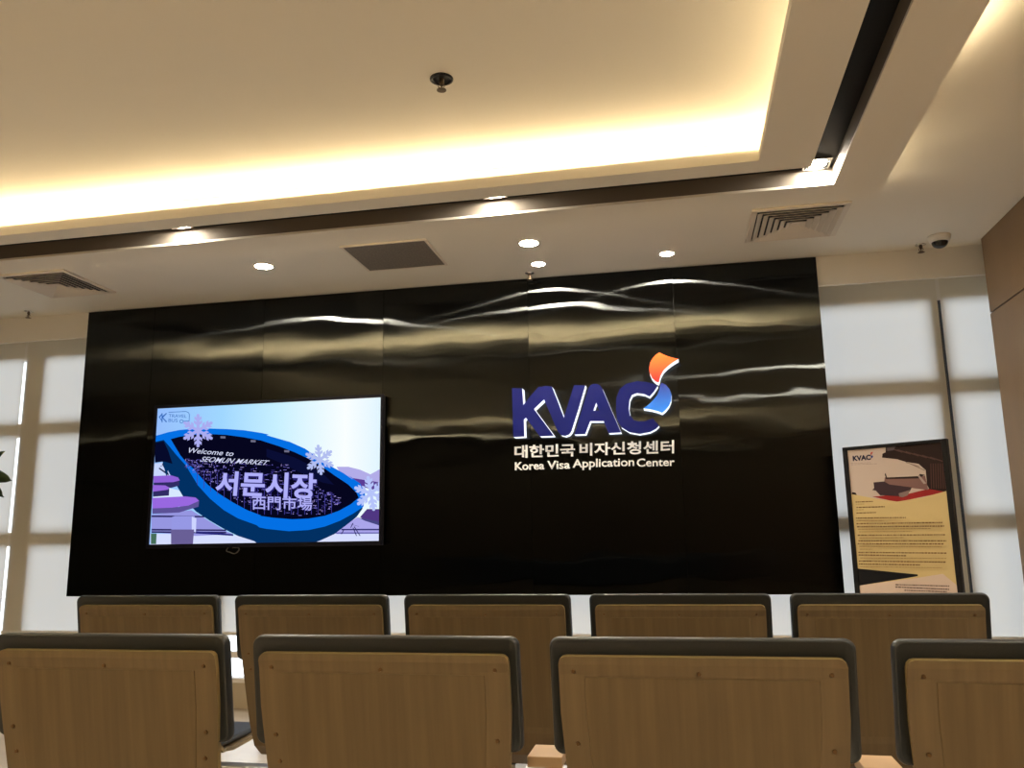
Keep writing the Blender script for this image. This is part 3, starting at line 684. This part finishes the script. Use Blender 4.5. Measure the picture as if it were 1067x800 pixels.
def make_chair(label):
    t = thing('waiting_chair', label, 'chair', (0, 0, 0), 0)
    # bent plywood shell, rounded at its top corners
    P = chair_profile(); bm = bmesh.new(); rows = []; T = .012; r = .014
    for i, (y, z) in enumerate(P):
        a, b = P[max(i-1, 0)], P[min(i+1, len(P)-1)]; tx = Vector((b[0]-a[0], b[1]-a[1])).normalized(); n = Vector((-tx.y, tx.x))
        rows.append((y, z, n))
    first = rows[0]; top = []
    for k in range(4):                              # rounding rows above the straight part
        ang = math.pi/2*(k/3); top.append((first[0]-.001*(1-k/3), first[1]-r+r*math.cos(ang) if k else first[1], r*(1-math.sin(ang)), first[2]))
    rr = [(y, z, half_w(z, y)-ins, n) for y, z, ins, n in top]+[(y, z, half_w(z, y), n) for y, z, n in rows[1:]]
    grid = []
    for y, z, hw, n in rr:
        lx = [hw*s for s in (-1, -.6, -.2, .2, .6, 1)]
        grid.append(([bm.verts.new((x, y, z)) for x in lx], [bm.verts.new((x, y+n.x*T, z+n.y*T)) for x in lx]))
    for (a, a2), (b, b2) in zip(grid, grid[1:]):
        for k in range(5):
            bm.faces.new([a[k], a[k+1], b[k+1], b[k]]); bm.faces.new([a2[k], b2[k], b2[k+1], a2[k+1]])
        for k in (0, 5): bm.faces.new([a[k], b[k], b2[k], a2[k]]).material_index = 1
    for g_ in (grid[0], grid[-1]):
        for k in range(5): bm.faces.new([g_[0][k], g_[0][k+1], g_[1][k+1], g_[1][k]]).material_index = 1
    obj('shell', bm, [CHW, PLY], t)
    # slightly proud inner plate on the rear face
    L = [(x, z) for x, z in rounded_loop(.206, .53, .868, .012)]
    bm = bmesh.new(); zs = [.868-.338*k/14 for k in range(15)]; prev = None
    for z in zs:
        hw = .206-.022*min(1, max(0, (.80-z)/.35)); y = back_y(z)
        cur = [bm.verts.new((x, y-d, z)) for x, d in ((-hw, -.001), (-hw+.0012, .0016), (hw-.0012, .0016), (hw, -.001))]
        if prev:
            for k in range(3): bm.faces.new([prev[k], prev[k+1], cur[k+1], cur[k]])
        else: bm.faces.new([cur[0], cur[1], cur[2], cur[3]])
        prev = cur
    bm.faces.new(prev[::-1])
    obj('rear_plate', bm, CHW2, t)
    # padded back cushion wrapping the shell edge
    bm = bmesh.new(); loops = []; z0, z1 = .724, .938
    for d, ins in ((.004, .006), (.0, .004), (.004, .0015), (.012, .0), (.020, .0), (.030, .004), (.037, .014), (.040, .03)):
        loops.append([bm.verts.new((x, back_y(min(z, .904))+.004+d, z)) for x, z in rounded_loop(.271-ins, z0+ins, z1-ins, .018)])
    for a, b in zip(loops, loops[1:]):
        n = len(a)
        for k in range(n): bm.faces.new([a[k], a[(k+1) % n], b[(k+1) % n], b[k]])
    bm.faces.new(loops[0][::-1]); bm.faces.new(loops[-1])
    obj('back_cushion', bm, PAD, t, True)
    bm = bmesh.new(); box(bm, -.19, .19, .20, .535, .402, .424); obj('seat_cushion', bm, PAD, t, bevel=.009, seg=3)
    for x, z in ((-.226, .878), (0, .876), (.226, .878), (-.224, .747), (.224, .747), (-.219, .695), (.219, .695)):
        bm = bmesh.new(); y = back_y(z); n = 12
        c0 = [bm.verts.new((x+.0048*math.cos(2*math.pi*k/n), y+.001, z+.0048*math.sin(2*math.pi*k/n))) for k in range(n)]
        c1 = [bm.verts.new((x+.0036*math.cos(2*math.pi*k/n), y-.003, z+.0036*math.sin(2*math.pi*k/n))) for k in range(n)]
        for k in range(n): bm.faces.new([c0[k], c0[(k+1) % n], c1[(k+1) % n], c1[k]])
        bm.faces.new(c1[::-1]); obj('screw', bm, SCREW, t)
    bm = bmesh.new(); box(bm, -.05, .05, .20, .40, .335, .386); box(bm, -.012, .012, .22, .27, .32, .36); obj('seat_bracket', bm, STEEL, t)
    return t
SCREW = mat('screw_bronze', (.16, .10, .05), .35, metal=.9)
NEAR_Y, FAR_Y = 1.587, 2.637
NX = [-1.183, -.583, .017, .617]; FX = [-1.820, -1.217, -.621, -.021, .575]
NG, FG = 'wooden-backed chairs of the nearer row', 'wooden-backed chairs of the farther row'
first = make_chair('wooden-backed waiting chair at far left of the nearer row, cut by the photo edge')
first['group'] = NG; first.location = (NX[0], NEAR_Y, 0)
for x, l in ((NX[1], 'wooden-backed waiting chair in the nearer row, second from the left'),
             (NX[2], 'wooden-backed waiting chair in the nearer row, below the blue letters'),
             (NX[3], 'wooden-backed waiting chair at right end of the nearer row, below the poster')):
    dup(first, (x, NEAR_Y, 0), 0, l, NG)
for x, l in ((FX[0], 'wooden-backed chair at left end of the farther row, by panel corner'),
             (FX[1], 'wooden-backed chair in the farther row, directly below the television'),
             (FX[2], 'wooden-backed chair in the farther row, middle of the five'),
             (FX[3], 'wooden-backed chair in the farther row, below the right half of the panel'),
             (FX[4], 'wooden-backed chair in the farther row, directly in front of poster')):
    dup(first, (x, FAR_Y, .009), 0, l, FG)
def bench(name_label, y, xs, arms):
    t = thing('bench_frame', name_label, 'bench frame', ((xs[0]+xs[-1])/2, y, 0), 0); cx = (xs[0]+xs[-1])/2
    bm = bmesh.new(); box(bm, xs[0]-.25-cx, xs[-1]+.25-cx, .275, .335, .275, .335); obj('beam', bm, STEEL, t, bevel=.004)
    for x in (xs[0]+.30, xs[-1]-.30):
        bm = bmesh.new(); box(bm, x-.025-cx, x+.025-cx, .285, .325, .03, .276); obj('leg', bm, STEEL, t, bevel=.003)
        bm = bmesh.new(); box(bm, x-.03-cx, x+.03-cx, .05, .56, 0, .035); obj('foot', bm, STEEL, t, bevel=.008)
    for x in arms:
        bm = bmesh.new(); box(bm, x-.036-cx, x+.036-cx, .195, .295, .660, .682); a = obj('armrest', bm, ARM, t, bevel=.002)
        bm = bmesh.new(); tube(bm, [(x-cx, .30, .30), (x-cx, .32, .45), (x-cx, .30, .58), (x-cx, .25, .665)], .010, 10); obj('arm_bracket', bm, STEEL, a, True)
    return t
bench('steel beam frame with short wooden armrests carrying the nearer chair row', NEAR_Y, NX, [-.298, .352])
bench('steel beam frame under the farther chair row', FAR_Y, FX, [])

# ------------------------------------------------------------------ plant at the left edge
def plant():
    bx, by = -4.62, 4.6
    t = thing('potted_plant', 'dark green leafy plant at the left edge before the blinds', 'plant', (bx, by, 0))
    bm = bmesh.new(); lathe(bm, [(0, 0), (.14, 0), (.19, .36), (.175, .36), (.165, .31), (0, .31)], 32); obj('pot', bm, WHITE_PL, t, True)
    LEAF = mat('leaf_green', (.022, .045, .014), .35, noise=((20, 20, 20), .3)); STEM = mat('stem_green', (.06, .07, .03), .6)
    rnd = random.Random(3)
    def leaf(base, tip, wdt):
        base, tip = Vector(base), Vector(tip); d = tip-base; side = d.cross(Vector((0, 1, 0))).normalized(); bm = bmesh.new(); rows = []
        for k in range(9):
            s = k/8; wv = wdt*math.sin(math.pi*min(1, s*.97+.03))**.55; c = base+d*s+Vector((0, -.02*math.sin(math.pi*s), 0))
            rows.append([bm.verts.new(c-side*wv+Vector((0, -.006, 0))), bm.verts.new(c+Vector((0, .006, 0))), bm.verts.new(c+side*wv+Vector((0, -.006, 0)))])
        for a, b in zip(rows, rows[1:]):
            for k in range(2): bm.faces.new([a[k], a[k+1], b[k+1], b[k]])
        o = obj('leaf', bm, LEAF, t, True); s = o.modifiers.new('thick', 'SOLIDIFY'); s.thickness = .002
    L = lambda u, v: (lambda p: (p[0]-bx, 0, p[1]))(on_wall(u, v, by))
    crown = L(-16, 490)
    stems = [[(.02, 0, .3), (.05, 0, .8), crown], [(-.05, .02, .3), (-.10, .03, .9), (-.16, .02, 1.55)], [(-.02, -.03, .3), (-.02, -.05, .7), (-.08, -.06, 1.2)]]
    for s in stems:
        bm = bmesh.new(); tube(bm, s, [.012, .010, .006], 8); obj('stem', bm, STEM, t, True)
    leaf(crown, L(4.4, 470), .026); leaf(crown, L(12.5, 500.5), .040); leaf(crown, L(4, 518), .036)
    leaf(crown, (crown[0]-.14, -.03, crown[2]+.12), .03); leaf(crown, (crown[0]-.15, .03, crown[2]-.04), .03)
    for s in stems[1:]:
        c = Vector(s[2])
        for k in range(6):
            a = math.pi*(.15+.7*k/5); leaf(c, c+Vector((-.18*math.cos(a)*.8, rnd.uniform(-.08, .08), .18*math.sin(a)-.02)), .03)
plant()

# ------------------------------------------------------------------ added fill lamps, unseen behind the viewer, to light the room
def fill_lamp(x, y, label):
    t = thing('added_fill_lamp', label, 'ceiling light', (x, y, H1), 0)
    bm = bmesh.new(); rect_ring(bm, (-.3, .3, -.3, .3), (-.28, .28, -.28, .28), -.012, 0); obj('frame', bm, WHITE_PL, t)
    bm = bmesh.new(); box(bm, -.28, .28, -.28, .28, -.008, -.0005); obj('diffuser', bm, REAR_FILL, t)
fill_lamp(-5.0, -3.0, 'added unseen square fill lamp at the rear of the room, left of three')
fill_lamp(.0, -3.0, 'added unseen square fill lamp at the rear of the room, right of three')
fill_lamp(-2.5, -3.0, 'added unseen square fill lamp at the rear of the room, middle of three')
